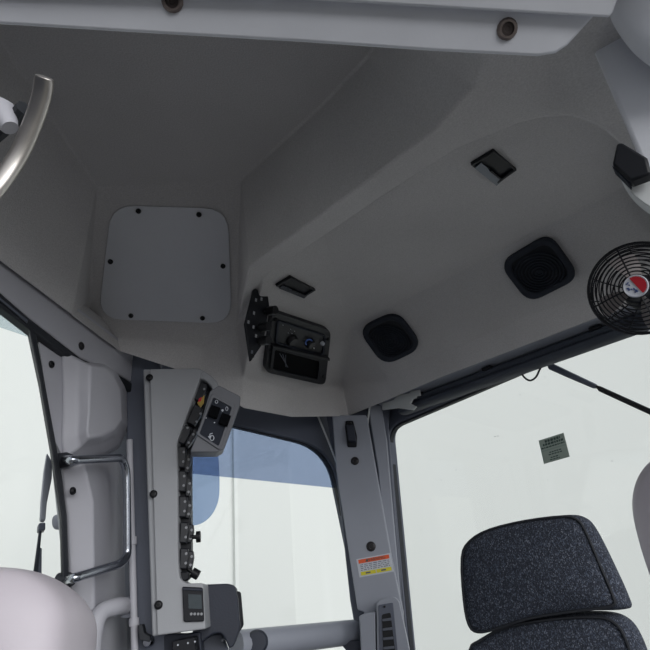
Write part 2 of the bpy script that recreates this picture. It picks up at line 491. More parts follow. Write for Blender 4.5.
def dome_lamp(q, split, label, face, key='lamp'):
    pl = HP[key]
    c = (sum(p[0] for p in q)/4, sum(p[1] for p in q)/4)
    t = thing('dome_lamp', pl.at(*c), label, 'lamp', 'black lamp wells in the headliner')
    sc = lambda s: [(c[0]+(x-c[0])*s, c[1]+(y-c[1])*s) for x, y in q]
    ring('bezel', sc(1.), sc(.86), pl, .006, M['black'], t, bevel=.001)
    i = [pl.at(x, y, .002) for x, y in sc(.88)]      # left, top, right, bottom
    bm = prism_bm(bmesh.new(), i, -pl.n*.002)
    link('backing', bm, M['black'], t)
    # tilted reflector leaf along the front edge
    a, b = i[0], i[3]
    b2 = a.lerp(i[1], split); c2 = b.lerp(i[2], split)
    bm = prism_bm(bmesh.new(), [a+pl.n*.0045, b+pl.n*.0045, c2+pl.n*.003, b2+pl.n*.003], -pl.n*.002)
    link('reflector', bm, face, t)
    mid = b2.lerp(c2, .62)
    bm = box_bm(bmesh.new(), mid+pl.n*.004, (c2-b2).normalized(), (i[1]-i[0]).normalized(), pl.n, (c2-b2).length*.5, .0025, .002)
    link('contact_strip', bm, M['labelgrey' if split > .4 else 'black'], t)
dome_lamp([(471, 165.5), (494, 151), (517, 170.5), (496, 185.5)], .36, 'black lamp well with grey reflector, nearer the pillar post', M['greyfacet'])
dome_lamp([(276, 286.5), (291, 277.5), (316, 290.5), (304, 298)], .3, 'small black lamp well above the climate control panel', M['navy'], 'lamp2')

def climate_panel():
    pl = Plane(HP['inst'].o+HP['inst'].n*.005, HP['inst'].n)
    q = [(272.5, 311), (331.5, 330.5), (325.5, 386), (265, 372.5)]
    t = thing('climate_control_panel', pl.at(298, 348), 'black climate control panel with a dial above an open cubby', 'control panel')
    def uv(u, v):
        a = Vector(q[0]).lerp(Vector(q[1]), u); b = Vector(q[3]).lerp(Vector(q[2]), u); p = a.lerp(b, v); return (p.x, p.y)
    R = lambda u0, v0, u1, v1: [uv(u0, v0), uv(u1, v0), uv(u1, v1), uv(u0, v1)]
    s = pl.scale(298, 348)
    outer = rounded(q, 7, 5)
    plate('faceplate', R(0, 0, 1, 1), pl, .012, M['black'], t, r=7, off=-.006, bevel=.0015)
    # dial area and cubby rims standing on the faceplate
    o1 = rounded(R(.11, .12, .93, .5), 3); i1 = rounded(R(.14, .15, .90, .48), 3)
    f1 = ring('dial_surround', o1, i1, pl, .004, M['blackmatte'], t, off=.006, bevel=.001)
    o2 = rounded(R(.08, .55, .90, .95), 2); i2 = rounded(R(.12, .60, .86, .92), 2)
    ring('cubby_surround', o2, i2, pl, .005, M['black'], t, off=.006, bevel=.001)
    plate('cubby_shade', R(.12, .60, .86, .92), pl, .0006, M['nearblack'], t, off=.006)  # flat plate: the shade of a deep cubby is put into its colour
    plate('shelf_lip', [uv(.09, .545), uv(1.03, .50), uv(1.03, .55), uv(.09, .575)], pl, .012, M['black'], t, off=.006, bevel=.002)
    # dial
    c = uv(.66, .33); o = pl.at(*c, .006)
    d = lathe('dial', [(5.4*s, 0), (5.2*s, .006), (4.2*s, .010), (2.6*s, .0105), (0, .0105)], o, pl.n, M['knob'], t)
    bm = bmesh.new(); pa = []
    e1 = (pl.at(c[0]+1, c[1])-pl.at(*c)).normalized(); e2 = (pl.at(c[0], c[1]-1)-pl.at(*c)).normalized()
    for k in range(19):
        th = math.radians(40+k*9.5); pa.append(pl.at(*c, .0115)+e1*(6.2*s*math.cos(th))+e2*(6.2*s*math.sin(th)))
    link('dial_scale', tube_bm(bm, pa, .75*s, 6), M['dialblue'], d)
    bm = box_bm(bmesh.new(), o+pl.n*.012+e1*2.4*s-e2*3.2*s, e1, e2, pl.n, .9*s, 2*s, .002); link('pointer', bm, M['white'], d)
    c = uv(.36, .36)
    lathe('dial', [(6*s, 0), (5.6*s, .006), (4.2*s, .009), (0, .009)], pl.at(*c, .006), pl.n, M['knob'], t)
    c = uv(.86, .26)
    lathe('push_button', [(2.1*s, 0), (2.0*s, .006), (1.4*s, .008), (0, .008)], pl.at(*c, .006), pl.n, M['labelgrey'], t)
    for u, v in ((.2, .17), (.33, .20), (.36, .26), (.30, .27), (.40, .21)):
        c = uv(u, v); bm = box_bm(bmesh.new(), pl.at(*c, .0072), e1, e2, pl.n, .8*s, .8*s, .0012); link('print_mark', bm, M['labelgrey'], t)
    for u, v in ((.06, .12), (.95, .17), (.05, .62), (.94, .84)): screw(*uv(u, v), pl, 1.9*s, t, .006, 'knob')
    # pen-like clips lying in the cubby
    for k in range(3):
        a = pl.at(*uv(.2+.05*k, .64), .0085); b = pl.at(*uv(.36-.02*k, .83), .0085)
        link('wire_clip', tube_bm(bmesh.new(), [a, b], .35*s, 6), M['print'], t)
climate_panel()

def switch_panel():
    o = HP['inst'].at(257, 325, .035)
    view = (CAM-o).normalized()
    pl = Plane(o, Vector((.80, -.56, -.2)))
    q = [(255, 286.5), (259.5, 292), (266.5, 283), (269.5, 306), (263.5, 343), (251, 361.5), (245.5, 324)]
    t = thing('switchboard', o, 'thin black switch plate with three knobs standing on the headliner ridge', 'switch panel')
    plate('plate', q, pl, .005, M['black'], t, bevel=.001)
    s = (o-CAM).dot(F)/FPX
    for (x, y, kx, ky) in ((265, 312, 271, 309), (258, 328, 265, 325.5), (258, 341.5, 263.5, 339)):
        a = pl.at(x, y, .004)
        b = a + pl.n*.026
        k = link('switch_knob', tube_bm(bmesh.new(), [a, a+pl.n*.008, a+pl.n*.0085, b], [2.2*s, 2.0*s, 4.8*s, 4.4*s], 14), M['knob'], t)
    for (x, y) in ((256, 300), (261.5, 299), (254, 313), (253.5, 327), (256, 336), (248.5, 322), (252, 352)):
        bm = box_bm(bmesh.new(), pl.at(x, y, .0056), pl.u, pl.v, pl.n, .004, 3.2*s, .0008); link('print_mark', bm, M['dot' if y < 340 else 'print'], t)
    screw(251.8, 356, pl, 2.2*s, t, .005, 'knob')
switch_panel()

# ------------------------------------------------------------------ door header and near post
BEAM = Plane(Vector((0, .345, EYE+.45)), (0, -.62, -.78))
q = [(-160, 16), (0, 26), (150, 35), (300, 43.5), (430, 52.5), (538, 58), (556, 55), (568, 47), (599, 13), (500, 6.5), (400, 0), (300, -7), (0, -24), (-160, -32)]
bm = prism_bm(bmesh.new(), [BEAM.at(x, y) for x, y in q], Vector((0, .03, .16)))
beam = link('trim_1', bm, M['beam'], None, bevel=.004, seg=3)
tag(beam, 'pale painted door header running across the top', 'trim', kind='structure')
for (x, y) in ((507, 29), (172.5, 1)): screw(x, y, BEAM, .0095, beam, 0, 'bronze', 'bolt', washer=True)
q = [(-300, -20), (300, 2), (612, 20), (640, -60), (640, -200), (-300, -200)]
b2 = Plane(Vector((0, .30, EYE+.475)), (0, -.62, -.78))
bm = prism_bm(bmesh.new(), [b2.at(x, y) for x, y in q], Vector((0, 0, .12)))
tag(link('trim_2', bm, M['beam'], None, bevel=.004), kind='structure')

def near_post():
    a = atz(594, 56, .5); e = Vector((a.x, a.y, 0))
    d = Vector((.83, -.56, 0)); nn = Vector((-.56, -.83, 0))
    fp = [e, e+d*.10, e+d*.16-nn*.02, e+d*.16-nn*.08, e+d*.02-nn*.06]
    bm = prism_bm(bmesh.new(), [p+Vector((0, 0, .05)) for p in fp], Vector((0, 0, EYE+.46)))
    o = link('trim_3', bm, M['beam'], None, bevel=.006, seg=3)
    tag(o, 'pale grey plastic post at the right edge', 'trim', kind='structure')
    return Plane(Vector((e.x, e.y, EYE+.4)), nn)
NP = near_post()
# bulging cover at the head of the post
def post_cover():
    pl = Plane(NP.o + NP.n*.04, NP.n)
    out = smoothloop([(600, -50), (602, -12), (608, 14), (622, 38), (640, 57), (662, 68), (700, 70), (740, 40), (740, -60), (680, -110), (620, -90)], 3)
    t = puff('post_cover', out, pl, .04, M['beam'], None, inset=.75, dome=.2, off=-.03, sub=2)
    tag(t, 'pale rounded plastic cover at the head of the post, upper right corner', 'cover')
post_cover()
def post_block():
    pl = Plane(NP.o + NP.n*.012, NP.n)
    t = thing('latch_block', pl.at(632, 162), 'small black block on a pale bracket at the post edge', 'latch')
    plate('block', [(616.5, 143), (622, 142), (647, 157), (651, 173), (630, 181), (612, 164)], pl, .014, M['black'], t, off=.004, bevel=.004)
    plate('block_lip', [(612, 165), (630, 181), (629, 184), (613, 168)], pl, .012, M['blackmatte'], t, off=.002, bevel=.002)
    plate('bracket', smoothloop([(618, 170), (632, 181), (652, 174), (668, 190), (668, 218), (650, 207), (634, 195), (624, 183)], 3), pl, .02, M['offwhite'], t, off=-.022, bevel=.004)
post_block()

# ------------------------------------------------------------------ desk-style cage fan
def fan():
    s = .86/FPX
    d = ray(639, 289); c = CAM + d*(.86)
    ax = (CAM-c).normalized(); ax = (ax + Vector((-.10, 0, .16))).normalized()
    u = RT - ax*RT.dot(ax); u.normalize(); v = ax.cross(u)
    t = thing('cage_fan', c, 'small black wire cage fan with a red and white hub', 'fan')
    Rm = 45.5*s
    circ = lambda r, h, n=48: [c+ax*h+u*(r*math.cos(2*math.pi*k/n))+v*(r*math.sin(2*math.pi*k/n)) for k in range(n)]
    w = .0011
    bm = bmesh.new()
    for k in range(10):
        f = .25+.75*k/9.0
        tube_bm(bm, circ(Rm*f, .020*(1-f*f)+.012), w if k < 9 else .0018, 6, closed=True)
    for k in range(4):
        th = math.radians(22+90*k)
        pa = [c+u*(Rm*f*math.cos(th))+v*(Rm*f*math.sin(th))+ax*(.020*(1-f*f)+.0125) for f in (.2, .4, .6, .8, 1.)]
        tube_bm(bm, pa, .0014, 6)
    link('front_guard', bm, M['black'], t)
    bm = bmesh.new()
    for h, r in ((.004, 1.0), (-.006, .995), (-.016, .98), (-.026, .93), (-.033, .85), (-.037, .74), (-.040, .62), (-.042, .5), (-.043, .38)):
        tube_bm(bm, circ(Rm*r, h), w, 6, closed=True)
    for k in range(12):
        th = math.radians(10+30*k)
        pa = [c+u*(Rm*r*math.cos(th))+v*(Rm*r*math.sin(th))+ax*h for h, r in ((.012, 1.), (-.006, .995), (-.02, .965), (-.033, .85), (-.040, .62), (-.043, .3))]
        tube_bm(bm, pa, .0011, 6)
    link('rear_guard', bm, M['black'], t)
    lathe('motor', [(0, -.075), (.024, -.073), (.028, -.06), (.028, -.04), (.02, -.03), (.012, -.02), (.012, .0), (0, .0)], c, ax, M['black'], t)
    for k in range(4):
        th0 = math.radians(-78+90*k); bm = bmesh.new(); rows = []
        for i in range(6):
            f = .15+.73*i/5; wd = math.radians(34+10*math.sin(i/5*math.pi)); row = []
            for j in range(7):
                th = th0-wd/2+wd*j/6+.25*f
                row.append(c+u*(Rm*f*math.cos(th))+v*(Rm*f*math.sin(th))+ax*(-.012+.012*(j/6-.5)*2))
            rows.append(row)
        vs = [[bm.verts.new(p) for p in r] for r in rows]; vb = [[bm.verts.new(p-ax*.0015) for p in r] for r in rows]
        for i in range(5):
            for j in range(6):
                bm.faces.new((vs[i][j], vs[i+1][j], vs[i+1][j+1], vs[i][j+1])); bm.faces.new((vb[i][j], vb[i][j+1], vb[i+1][j+1], vb[i+1][j]))
        edge = [(0, j) for j in range(7)]+[(i, 6) for i in range(1, 6)]+[(5, j) for j in range(5, -1, -1)]+[(i, 0) for i in range(4, 0, -1)]
        for (a, b) in zip(edge, edge[1:]+edge[:1]): bm.faces.new((vs[a[0]][a[1]], vb[a[0]][a[1]], vb[b[0]][b[1]], vs[b[0]][b[1]]))
        link('blade', bm, M['blade'], t)
    hb_ = .033
    bd = lathe('badge', [(11.2*s, hb_-.003), (11.2*s, hb_), (10.4*s, hb_+.0015), (9.6*s, hb_+.0005), (0, hb_+.0005)], c, ax, M['badge'], t, n=32)
    # red half and blue specks
    pts = []
    for k in range(25):
        th = math.radians(122-k*7.2); rr = 9.2*s*(1+.03*(k % 2)); pts.append(c+ax*(hb_+.0014)+u*(rr*math.cos(th))+v*(rr*math.sin(th)))
    link('badge_half', prism_bm(bmesh.new(), pts, -ax*.001), M['red'], bd)
    rnd = random.Random(3); bm = bmesh.new()
    for k in range(26):
        th = math.radians(rnd.uniform(120, 310)); rr = rnd.uniform(2.5, 8.2)*s
        if math.cos(th-math.radians(215)) * rr < 1.6*s: continue
        box_bm(bm, c+ax*(hb_+.0010)+u*(rr*math.cos(th))+v*(rr*math.sin(th)), (u+v*rnd.uniform(-.5, .5)).normalized(), (v-u*.3).normalized(), ax, rnd.uniform(.8, 1.8)*s, rnd.uniform(.8, 1.6)*s, .0006)
    link('badge_print', bm, M['blue'], bd)
    # bracket to the rear header
    a = c-ax*.06; b = ap((c-CAM).dot(LD)-.03, 1.10, .455)
    link('bracket', tube_bm(bmesh.new(), roundpath([a, a.lerp(b, .5)+Vector((0, 0, -.02)), b], .03), .008, 10), M['black'], t)
fan()

# ------------------------------------------------------------------ grab handle, upper left
def handle():
    dp = .42
    C = lambda x, y, d=dp: CAM + ray(x, y)*d
    t = thing('grab_rail', C(5, 120), 'worn chrome flat grab handle hanging at the upper left corner', 'handle')
    pa = smoothpath([C(40.5, 76, .41), C(38, 94, .415), C(28, 124, .42), C(13, 156, .42), C(-14, 192, .41), C(-50, 220, .40)], 6)
    bm = bmesh.new(); n = len(pa); s = dp/FPX; vs = []
    for i, p in enumerate(pa):
        tt = (pa[min(n-1, i+1)]-pa[max(0, i-1)]).normalized(); w = F.cross(tt).normalized(); nn = tt.cross(w).normalized()
        if nn.dot(F) > 0: nn = -nn
        f = min(1, i/2.5); hw = (9+1.2*f)*s; th = .005
        prof = [(-1, -.9), (-.8, -.2), (-.2, 0), (.4, -.05), (.85, -.35), (1, -1), (.9, -1.8), (-.9, -1.8)]
        vs.append([bm.verts.new(p + w*(hw*a) + nn*(th*b)) for a, b in prof])
    for a, b in zip(vs, vs[1:]):
        for k in range(8): bm.faces.new((a[k], b[k], b[(k+1) % 8], a[(k+1) % 8]))
    bm.faces.new(vs[0]); bm.faces.new(list(reversed(vs[-1])))
    link('grip', bm, M['chrome'], t, subsurf=2)
    bm = tube_bm(bmesh.new(), [C(-14, 112, .44), C(3, 114, .43), C(10, 128, .425)], [.016, .011, .006], 16); link('mount', bm, M['plastic'], t)
    bm = tube_bm(bmesh.new(), roundpath([C(24, 108, .43), C(12, 122, .44), C(-10, 140, .44)], .01), .006, 8); link('lining', bm, M['rubber'], t)
    bm = tube_bm(bmesh.new(), [C(-14, 112, .44), C(-60, 90, .47), C(-60, 90, .47)+Vector((0, 0, .12))], .012, 12); link('stalk', bm, M['plastic'], t)
handle()

# ------------------------------------------------------------------ angled wall on the left
def struct(o): return tag(o, kind='structure')
rail = struct(plate('trim_4', [(-90, 181), (0, 249), (120, 339), (136, 351), (136, 384), (118, 374), (81, 358), (29.5, 318), (0, 292), (-90, 230)], DIAG, .012, M['plastic'], None, off=-.018, bevel=.002))
bm = lathe_bm(bmesh.new(), [(.0075, 0), (.0075, .0012), (.006, .003), (.002, .003), (0, .002)], DIAG.at(81, 346, -.006), DIAG.n, 16)
link('fastener', bm, M['screw'], rail)
w1 = struct(plate('window_1', [(-130, 205), (-2, 303), (29, 326), (41, 385), (53, 455), (63, 520), (65, 580), (67, 900), (-330, 900)], DIAG, .006, M['glass'], None, off=-.03, smooth=False))
plate('tint_band', [(-130, 207), (-2, 304.5), (29, 327), (32, 338), (0, 327), (-130, 288)], DIAG, .0008, M['tintgrey'], w1, off=-.023, smooth=False)
plate('top_seal', [(-90, 230), (0, 292), (29.5, 318), (81, 358), (118, 374), (134, 384), (134, 394), (112, 380), (82, 364), (58, 350), (36, 334), (28.5, 328), (0, 305.5), (-90, 240)], DIAG, .02, M['rubber'], w1, off=-.024, bevel=.003)
plate('seal_lip', [(-90, 237), (0, 297), (28, 320), (27, 322), (0, 299), (-90, 239)], DIAG, .004, M['frame'], w1, off=-.003, bevel=.001)
plate('side_seal', [(28, 324), (36, 332), (45.5, 385), (57, 448), (67, 515), (69, 576), (72, 760), (65, 760), (63, 576), (61.5, 516), (52, 450), (40, 380)], DIAG, .022, M['rubber'], w1, off=-.028, bevel=.003)
struct(plate('trim_5', [(37, 326), (138, 372), (142, 420), (150, 800), (68, 800), (64, 560), (50, 430)], DIAG, .02, M['paint'], None, off=-.055, bevel=.003))
CH = Plane(CAM+Vector((0, 1.11, 0)), (.1, -1, 0))
struct(plate('trim_6', [(112, 350), (160, 350), (168, 760), (140, 760), (128, 560), (126, 390)], CH, .02, M['frame'], None, off=-.01, bevel=.003))

def upper_cover():
    t = thing('post_cover', DIAG.at(90, 400), 'grey moulded cover bulging over the upper window post', 'cover')
    q = [(37.5, 335), (60, 347.5), (84, 361), (104, 362), (119, 371), (127.5, 386), (129, 428), (120, 446), (102, 455), (62, 456), (54, 440), (45, 385)]
    plate('plate', rounded(q, 3), DIAG, .018, M['plastic'], t, off=-.034, bevel=.004)
    # raised bulge: lofted between outlines with growing height
    rows = [([(60, 348), (84, 361), (104, 362), (119, 371), (127.5, 386), (129.5, 428), (120, 446.5), (102, 455.5), (62, 461), (60, 440), (61, 415), (61, 385)], -.020),
            ([(62, 349), (85, 361.5), (104, 363), (118, 372), (126.5, 387), (128.5, 427), (119, 445), (102, 454), (64, 459.5), (62.5, 438), (63.5, 415), (63.5, 385)], -.012),
            ([(78, 360), (88, 363.5), (104, 365), (116, 373.5), (124, 388), (126, 424), (117, 437), (101, 444), (80, 448), (78, 436), (79, 415), (78, 388)], .004),
            ([(91, 365.5), (94, 366), (104, 367.5), (113, 375), (120, 389), (122, 420), (114, 430), (102, 436), (89, 438), (87, 430), (89, 412), (90, 390)], .024)]
    bm = bmesh.new(); R = []
    for pts, o in rows: R.append([bm.verts.new(DIAG.at(x, y, o)) for x, y in pts])
    for a, b in zip(R, R[1:]):
        for i in range(12): bm.faces.new((a[i], a[(i+1) % 12], b[(i+1) % 12], b[i]))
    bm.faces.new(R[-1]); bm.faces.new(list(reversed(R[0])))
    link('bulge', bm, M['plastic'], t, bevel=.008, seg=4, angle=6)
    screw(51, 364.5, DIAG, .0062, t, -.016, 'knob')
upper_cover()
def lower_cover():
    t = thing('post_trim', DIAG.at(85, 540), 'grey folded trim below the bulging post cover', 'trim panel')
    bm = bmesh.new()
    a = [(61, 469), (66, 516), (69, 578), (72, 760)]; b = [(84, 463), (93, 500), (94, 578), (97, 760)]; c = [(124, 459), (127, 516), (128, 578), (134, 760)]
    rows = [[bm.verts.new(DIAG.at(x, y, o)) for x, y in l] for l, o in ((a, -.030), (a, -.022), (b, .010), (c, -.040))]
    for r, s_ in zip(rows, rows[1:]):
        for i in range(3): bm.faces.new((r[i], s_[i], s_[i+1], r[i+1]))
    bm.faces.new([r[0] for r in rows]); bm.faces.new([r[-1] for r in reversed(rows)])
    for i in range(3): bm.faces.new((rows[3][i], rows[0][i], rows[0][i+1], rows[3][i+1]))
    link('panel', bm, M['plastic'], t, bevel=.004, seg=3, angle=15)
    screw(72.5, 491, DIAG, .0062, t, -.004, 'knob')
lower_cover()
def grab_tube():
    C = lambda x, y, o: DIAG.at(x, y, o)
    t = thing('grab_bar', C(98, 520, .02), 'bent polished steel grab bar on the left post', 'handle')
    pa = roundpath([C(64, 459.5, -.012), C(72, 460, .038), C(122, 458, .038), C(126.5, 470, .038), C(127.5, 556, .038), C(120, 564, .038), C(74, 578, .038), C(66, 581, -.012)], .012, 6)
    tube('bar', pa, .0068, M['tube'], t, n=12)
    for (x, y) in ((64.5, 460), (66, 580.5)):
        lathe('foot', [(.012, -.012), (.012, .004), (.008, .012), (0, .012)], C(x, y, -.012), DIAG.n, M['rubber'], t, n=14)
grab_tube()
def painted_tube():
    pl = CH
    t = thing('support_tube', pl.at(100, 640, .06), 'painted bent support tube low on the left post', 'tube')
    pa = roundpath([pl.at(128, 606, .0), pl.at(118, 606, .07), pl.at(98, 612, .10), pl.at(92, 640, .11), pl.at(92, 760, .11)], .05, 8)
    tube('pipe', pa, .0135, M['plastic'], t, n=14)
    plate('flange', rounded([(119, 597), (131, 597), (132, 618), (120, 618)], 3), pl, .012, M['paint'], t, off=.005, bevel=.002)
painted_tube()
# hinge rod down the channel
def hinge_rod():
    pl = CH
    t = thing('hinge_rod', pl.at(131, 530, .02), 'thin grey rod standing in the channel left of the switch console', 'rod')
    tube('rod', [pl.at(129.5, 440, .03), pl.at(136, 700, .03)], .006, M['plastic'], t, n=10)
    for y in (541, 622): tube('collar', [pl.at(129.5+6.5*(y-440)/260, y-4, .03), pl.at(129.5+6.5*(y-440)/260, y+4, .03)], .0085, M['plastic'], t, n=10)
hinge_rod()
def left_wiper():
    pl = Plane(DIAG.o, DIAG.n); o = -.06; pl.back = DIAG.back
    t = thing('window_wiper', pl.at(44, 510, o), 'grey wiper outside the left window', 'wiper')
    plate('arm', [(47, 452), (52.5, 462), (52, 478), (47, 503), (45.5, 521), (40, 521), (41, 500), (44, 470)], pl, .012, M['paint'], t, off=o, bevel=.003)
    plate('knuckle', rounded([(38.5, 523), (45.5, 522), (45.5, 530), (38, 531)], 2), pl, .02, M['frame'], t, off=o-.005, bevel=.003)
    plate('blade', [(39.5, 529), (42, 529), (37, 585), (32, 585)], pl, .012, M['blackmatte'], t, off=o, bevel=.002)
    plate('holder', [(37.5, 548), (42, 547.5), (41.5, 590), (36.5, 590)], pl, .012, M['frame'], t, off=o-.016, bevel=.002)
left_wiper()
tag(puff('window_catch', smoothloop([(58.5, 514), (62.5, 517), (63, 526), (60, 530), (57, 526), (56.5, 519)], 3), DIAG, .02, M['paint'], None, off=-.075), 'small grey catch outside the left window against its seal', 'catch')

# ------------------------------------------------------------------ switch console
def console():
    pl = CONS; s = pl.scale(180, 500)
    t = thing('switch_console', pl.at(170, 630), 'tall grey switch console with a column of black rocker switches', 'console')
    body = [(149.5, 369), (197, 368), (202, 370.5), (199, 381.5), (176.8, 443), (177.3, 462), (178, 560), (179.5, 579), (187, 583.5), (203, 583), (205.5, 629), (157, 635.5)]
    plate('body', rounded(body, [2, 2, 1, 2, 5, 2, 2, 4, 3, 2, 2, 2], 4), pl, .09, M['console'], t, off=-.09, bevel=.004, seg=3)
    plate('flange', [(143, 369), (151, 369), (159, 635.5), (152, 636.5)], pl, .05, M['console'], t, off=-.058, bevel=.003)
    bm = bmesh.new(); rows = []
    for o, pts in ((-.004, [(197, 367.5), (203.5, 370.5), (212, 376), (218, 382.5), (219.5, 388)]), (-.004, [(199, 379), (202, 378.5), (206.5, 381), (211, 385.5), (213, 391)]),
                   (-.085, [(199, 379), (202, 378.5), (206.5, 381), (211, 385.5), (213, 391)]), (-.085, [(197, 367.5), (203.5, 370.5), (212, 376), (218, 382.5), (219.5, 388)])):
        rows.append([bm.verts.new(pl.at(x, y, -.004)+pl.n*(o+.004)) for x, y in pts])
    for k in range(4):
        a, b = rows[k], rows[(k+1) % 4]
        for i in range(4): bm.faces.new((a[i], a[i+1], b[i+1], b[i]))
    bm.faces.new([r[0] for r in rows]); bm.faces.new([r[-1] for r in reversed(rows)])
    link('hood', bm, M['console'], t, bevel=.0025)
    plate('switch_plate', [(200, 375), (212, 384), (209, 396), (200, 424), (191, 450), (190.5, 470), (191, 560), (190, 577), (184, 580), (176, 578), (174, 460), (176, 437)], pl, .03, M['black'], t, off=-.065, bevel=.002)
    for x, y in ((149+.5, 377.5), (153.5, 494), (158.5, 605)): screw(x, y, pl, .0068, t, .0, 'knob')
    def rocker(cx, cy, w, h, tilt, off, dots):
        a = math.radians(tilt); ca, sa = math.cos(a), math.sin(a)
        f = lambda u, v: (cx+u*ca-v*sa, cy+u*sa+v*ca)
        q = [f(-w/2, -h/2), f(w/2-1, -h/2), f(w/2, -h*.1), f(w/2-1.5, h/2), f(-w/2, h/2)]
        r = plate('rocker_switch', q, pl, .014, M['rocker'], t, off=off, bevel=.002)
        for (u, v) in dots:
            c = f(u, v)
            lathe('indicator', [(1.35*s, 0), (1.3*s, .0012), (0, .0012)], pl.at(*c, off+.0136), pl.n, M['dot'], r, n=10)
    for cx, cy in ((187.6, 463), (188.6, 487), (188.6, 509), (190.5, 533.5), (190.5, 560)): rocker(cx, cy, 6, 19, 4, -.042, ((1, -3.5), (.4, 5)))
    for cx, cy in ((181.6, 457), (182, 481), (182.8, 506.5), (184, 532.5), (184, 558.5)): rocker(cx, cy, 9, 21, 3, -.030, ((2, -5), (2, 4.5)))
    rocker(200.5, 391.5, 11, 19, 21, -.028, ((2.8, -3.5),))
    rocker(195, 415, 10, 20, 24, -.028, ((4.5, -3.5), (4.2, 5.5)))
    rocker(184, 434, 11, 19, 22, -.026, ((1.0, -7),))
    rocker(191.5, 438, 5, 20, 28, -.022, ((0, -4), (-.2, 5.5)))
    q = [(204.4, 395), (203.8, 403), (200.5, 407.5), (197, 402.6)]
    lb = plate('yellow_tag', q, pl, .0015, M['tag'], t, off=-.013)
    plate('red_mark', [(199, 398.5), (202, 397), (201, 401), (198, 402)], pl, .0012, M['red'], lb, off=-.0118)
    plate('lower_corner', rounded([(179, 572), (189, 571), (189, 579), (185, 581), (180, 580)], 2), pl, .02, M['black'], t, off=-.04, bevel=.002)
    # knobs sticking out of the switch column
    k = link('knob', tube_bm(bmesh.new(), [pl.at(190, 537, -.03), pl.at(196, 537, -.03), pl.at(196.3, 537, -.03), pl.at(200.5, 536.5, -.03)], [2*s, 2*s, 5.4*s, 5.4*s], 14), M['knob'], t)
    k = link('knob', tube_bm(bmesh.new(), [pl.at(188, 569, -.03), pl.at(192, 572, -.03), pl.at(192.3, 572, -.03), pl.at(198.5, 575.5, -.03)], [1.6*s, 1.6*s, 4.6*s, 4.6*s], 14), M['knob'], t)
    # little display at the foot
    d = plate('display', rounded([(182, 586.5), (202.6, 587.5), (204, 621.5), (183.5, 622)], 2), pl, .006, M['black'], t, off=.0, bevel=.0015)
    plate('display_top', [(182.5, 587.5), (202.3, 588.5), (202.3, 591), (182.6, 590)], pl, .007, M['navy'], d, off=.001, bevel=.001)
    plate('screen', [(188, 594), (201.4, 594.8), (202, 609), (188.6, 608.5)], pl, .001, M['screen'], d, off=.0062)
    for x in (191.3, 194.7, 198.2, 201.5):
        lathe('button', [(1.25*s, 0), (1.15*s, .0018), (0, .002)], pl.at(x, 614, .006), pl.n, M['button'], d, n=10)
console()
def pod():
    pl = Plane(CONS.o+CONS.n*.02, (.25, -1, -.1))
    s = pl.scale(215, 415)
    t = thing('switch_pod', pl.at(217, 419), 'small slanted grey switch pod with two black push switches under the headliner', 'switch box')
    out = [(210, 391), (219, 385.2), (240.7, 396.4), (240, 405.5), (224, 449), (217.7, 452), (190, 452), (197.5, 434)]
    plate('housing', rounded(out, 2), pl, .06, M['podgrey'], t, off=-.06, bevel=.004)
    ring('face_rim', rounded([(212, 393.5), (235.5, 405), (219.5, 450), (196.5, 434.5)], 2), rounded([(213.5, 397.5), (231.8, 407.3), (218.6, 446), (199.5, 433.6)], 2), pl, .004, M['podgrey'], t, bevel=.001)
    plate('face', [(213, 397), (232.3, 407), (218.8, 447), (199, 434)], pl, .0012, M['blackmatte'], t)
    for (x, y) in ((214.2, 411.3), (224.8, 419.2)):
        a = math.radians(20); q = [(x+u*math.cos(a)-v*math.sin(a), y+u*math.sin(a)+v*math.cos(a)) for u, v in ((-4.8, -5.6), (4.8, -5.6), (4.8, 5.6), (-4.8, 5.6))]
        plate('push_switch', rounded(q, 1), pl, .011, M['nearblack'], t, off=.001, bevel=.0015)
    # small pale pictogram: bent arrow over a ring
    for pa, w in (([(209.6, 437.5), (210, 434), (212.6, 433.2)], .5), ([(208.3, 436.3), (209.7, 438.2), (211.2, 436.6)], .5)):
        link('pictogram', tube_bm(bmesh.new(), [pl.at(x, y, .0016) for x, y in pa], w*s, 6), M['labelgrey'], t)
    ov = lambda x, y, a, b, w: link('pictogram', tube_bm(bmesh.new(), [pl.at(x+a*math.cos(k*math.pi/6), y+b*math.sin(k*math.pi/6), .0016) for k in range(12)], w*s, 6, closed=True), M['labelgrey'], t)
    ov(212, 438, 1.9, 2.6, .45); ov(216.5, 401.8, 1.3, 1.6, .3); ov(226.8, 408.7, 1.1, 2, .3)
    for (x, y, r) in ((222.5, 410.4, 1.2), (206.3, 418, .6), (214.5, 422.6, .7)):
        lathe('print_dot', [(r*s, 0), (0, .0008)], pl.at(x, y, .0012), pl.n, M['labelgrey'], t, n=8)
pod()
def shroud():
    pl = Plane(CAM+Vector((0, 1.14, 0)), (.15, -1, 0))
    t = thing('column_shroud', pl.at(220, 610), 'dark navy moulded shroud behind the console foot', 'cover')
    q = [(195, 584), (203, 584.5), (228, 583.5), (235, 585.5), (238, 600), (240, 628), (234, 646), (229, 649), (226, 641), (221, 633), (213, 634), (204, 640), (197, 648), (192, 640)]
    plate('shell', rounded(q, 3), pl, .11, M['navy'], t, off=-.10, bevel=.006, seg=3)
    plate('side_strip', [(235, 591), (240.5, 591.5), (243.5, 626), (238, 634)], pl, .05, M['black'], t, off=-.09, bevel=.003)
    plate('underside', [(196, 645), (212, 634), (222, 633), (228, 650), (226, 690), (190, 690)], pl, .03, M['frame'], t, off=-.10, bevel=.003)
    lathe('fastener', [(.003, 0), (.002, .003), (0, .003)], pl.at(222.5, 640, -.07), pl.n, M['labelgrey'], t, n=10)
shroud()
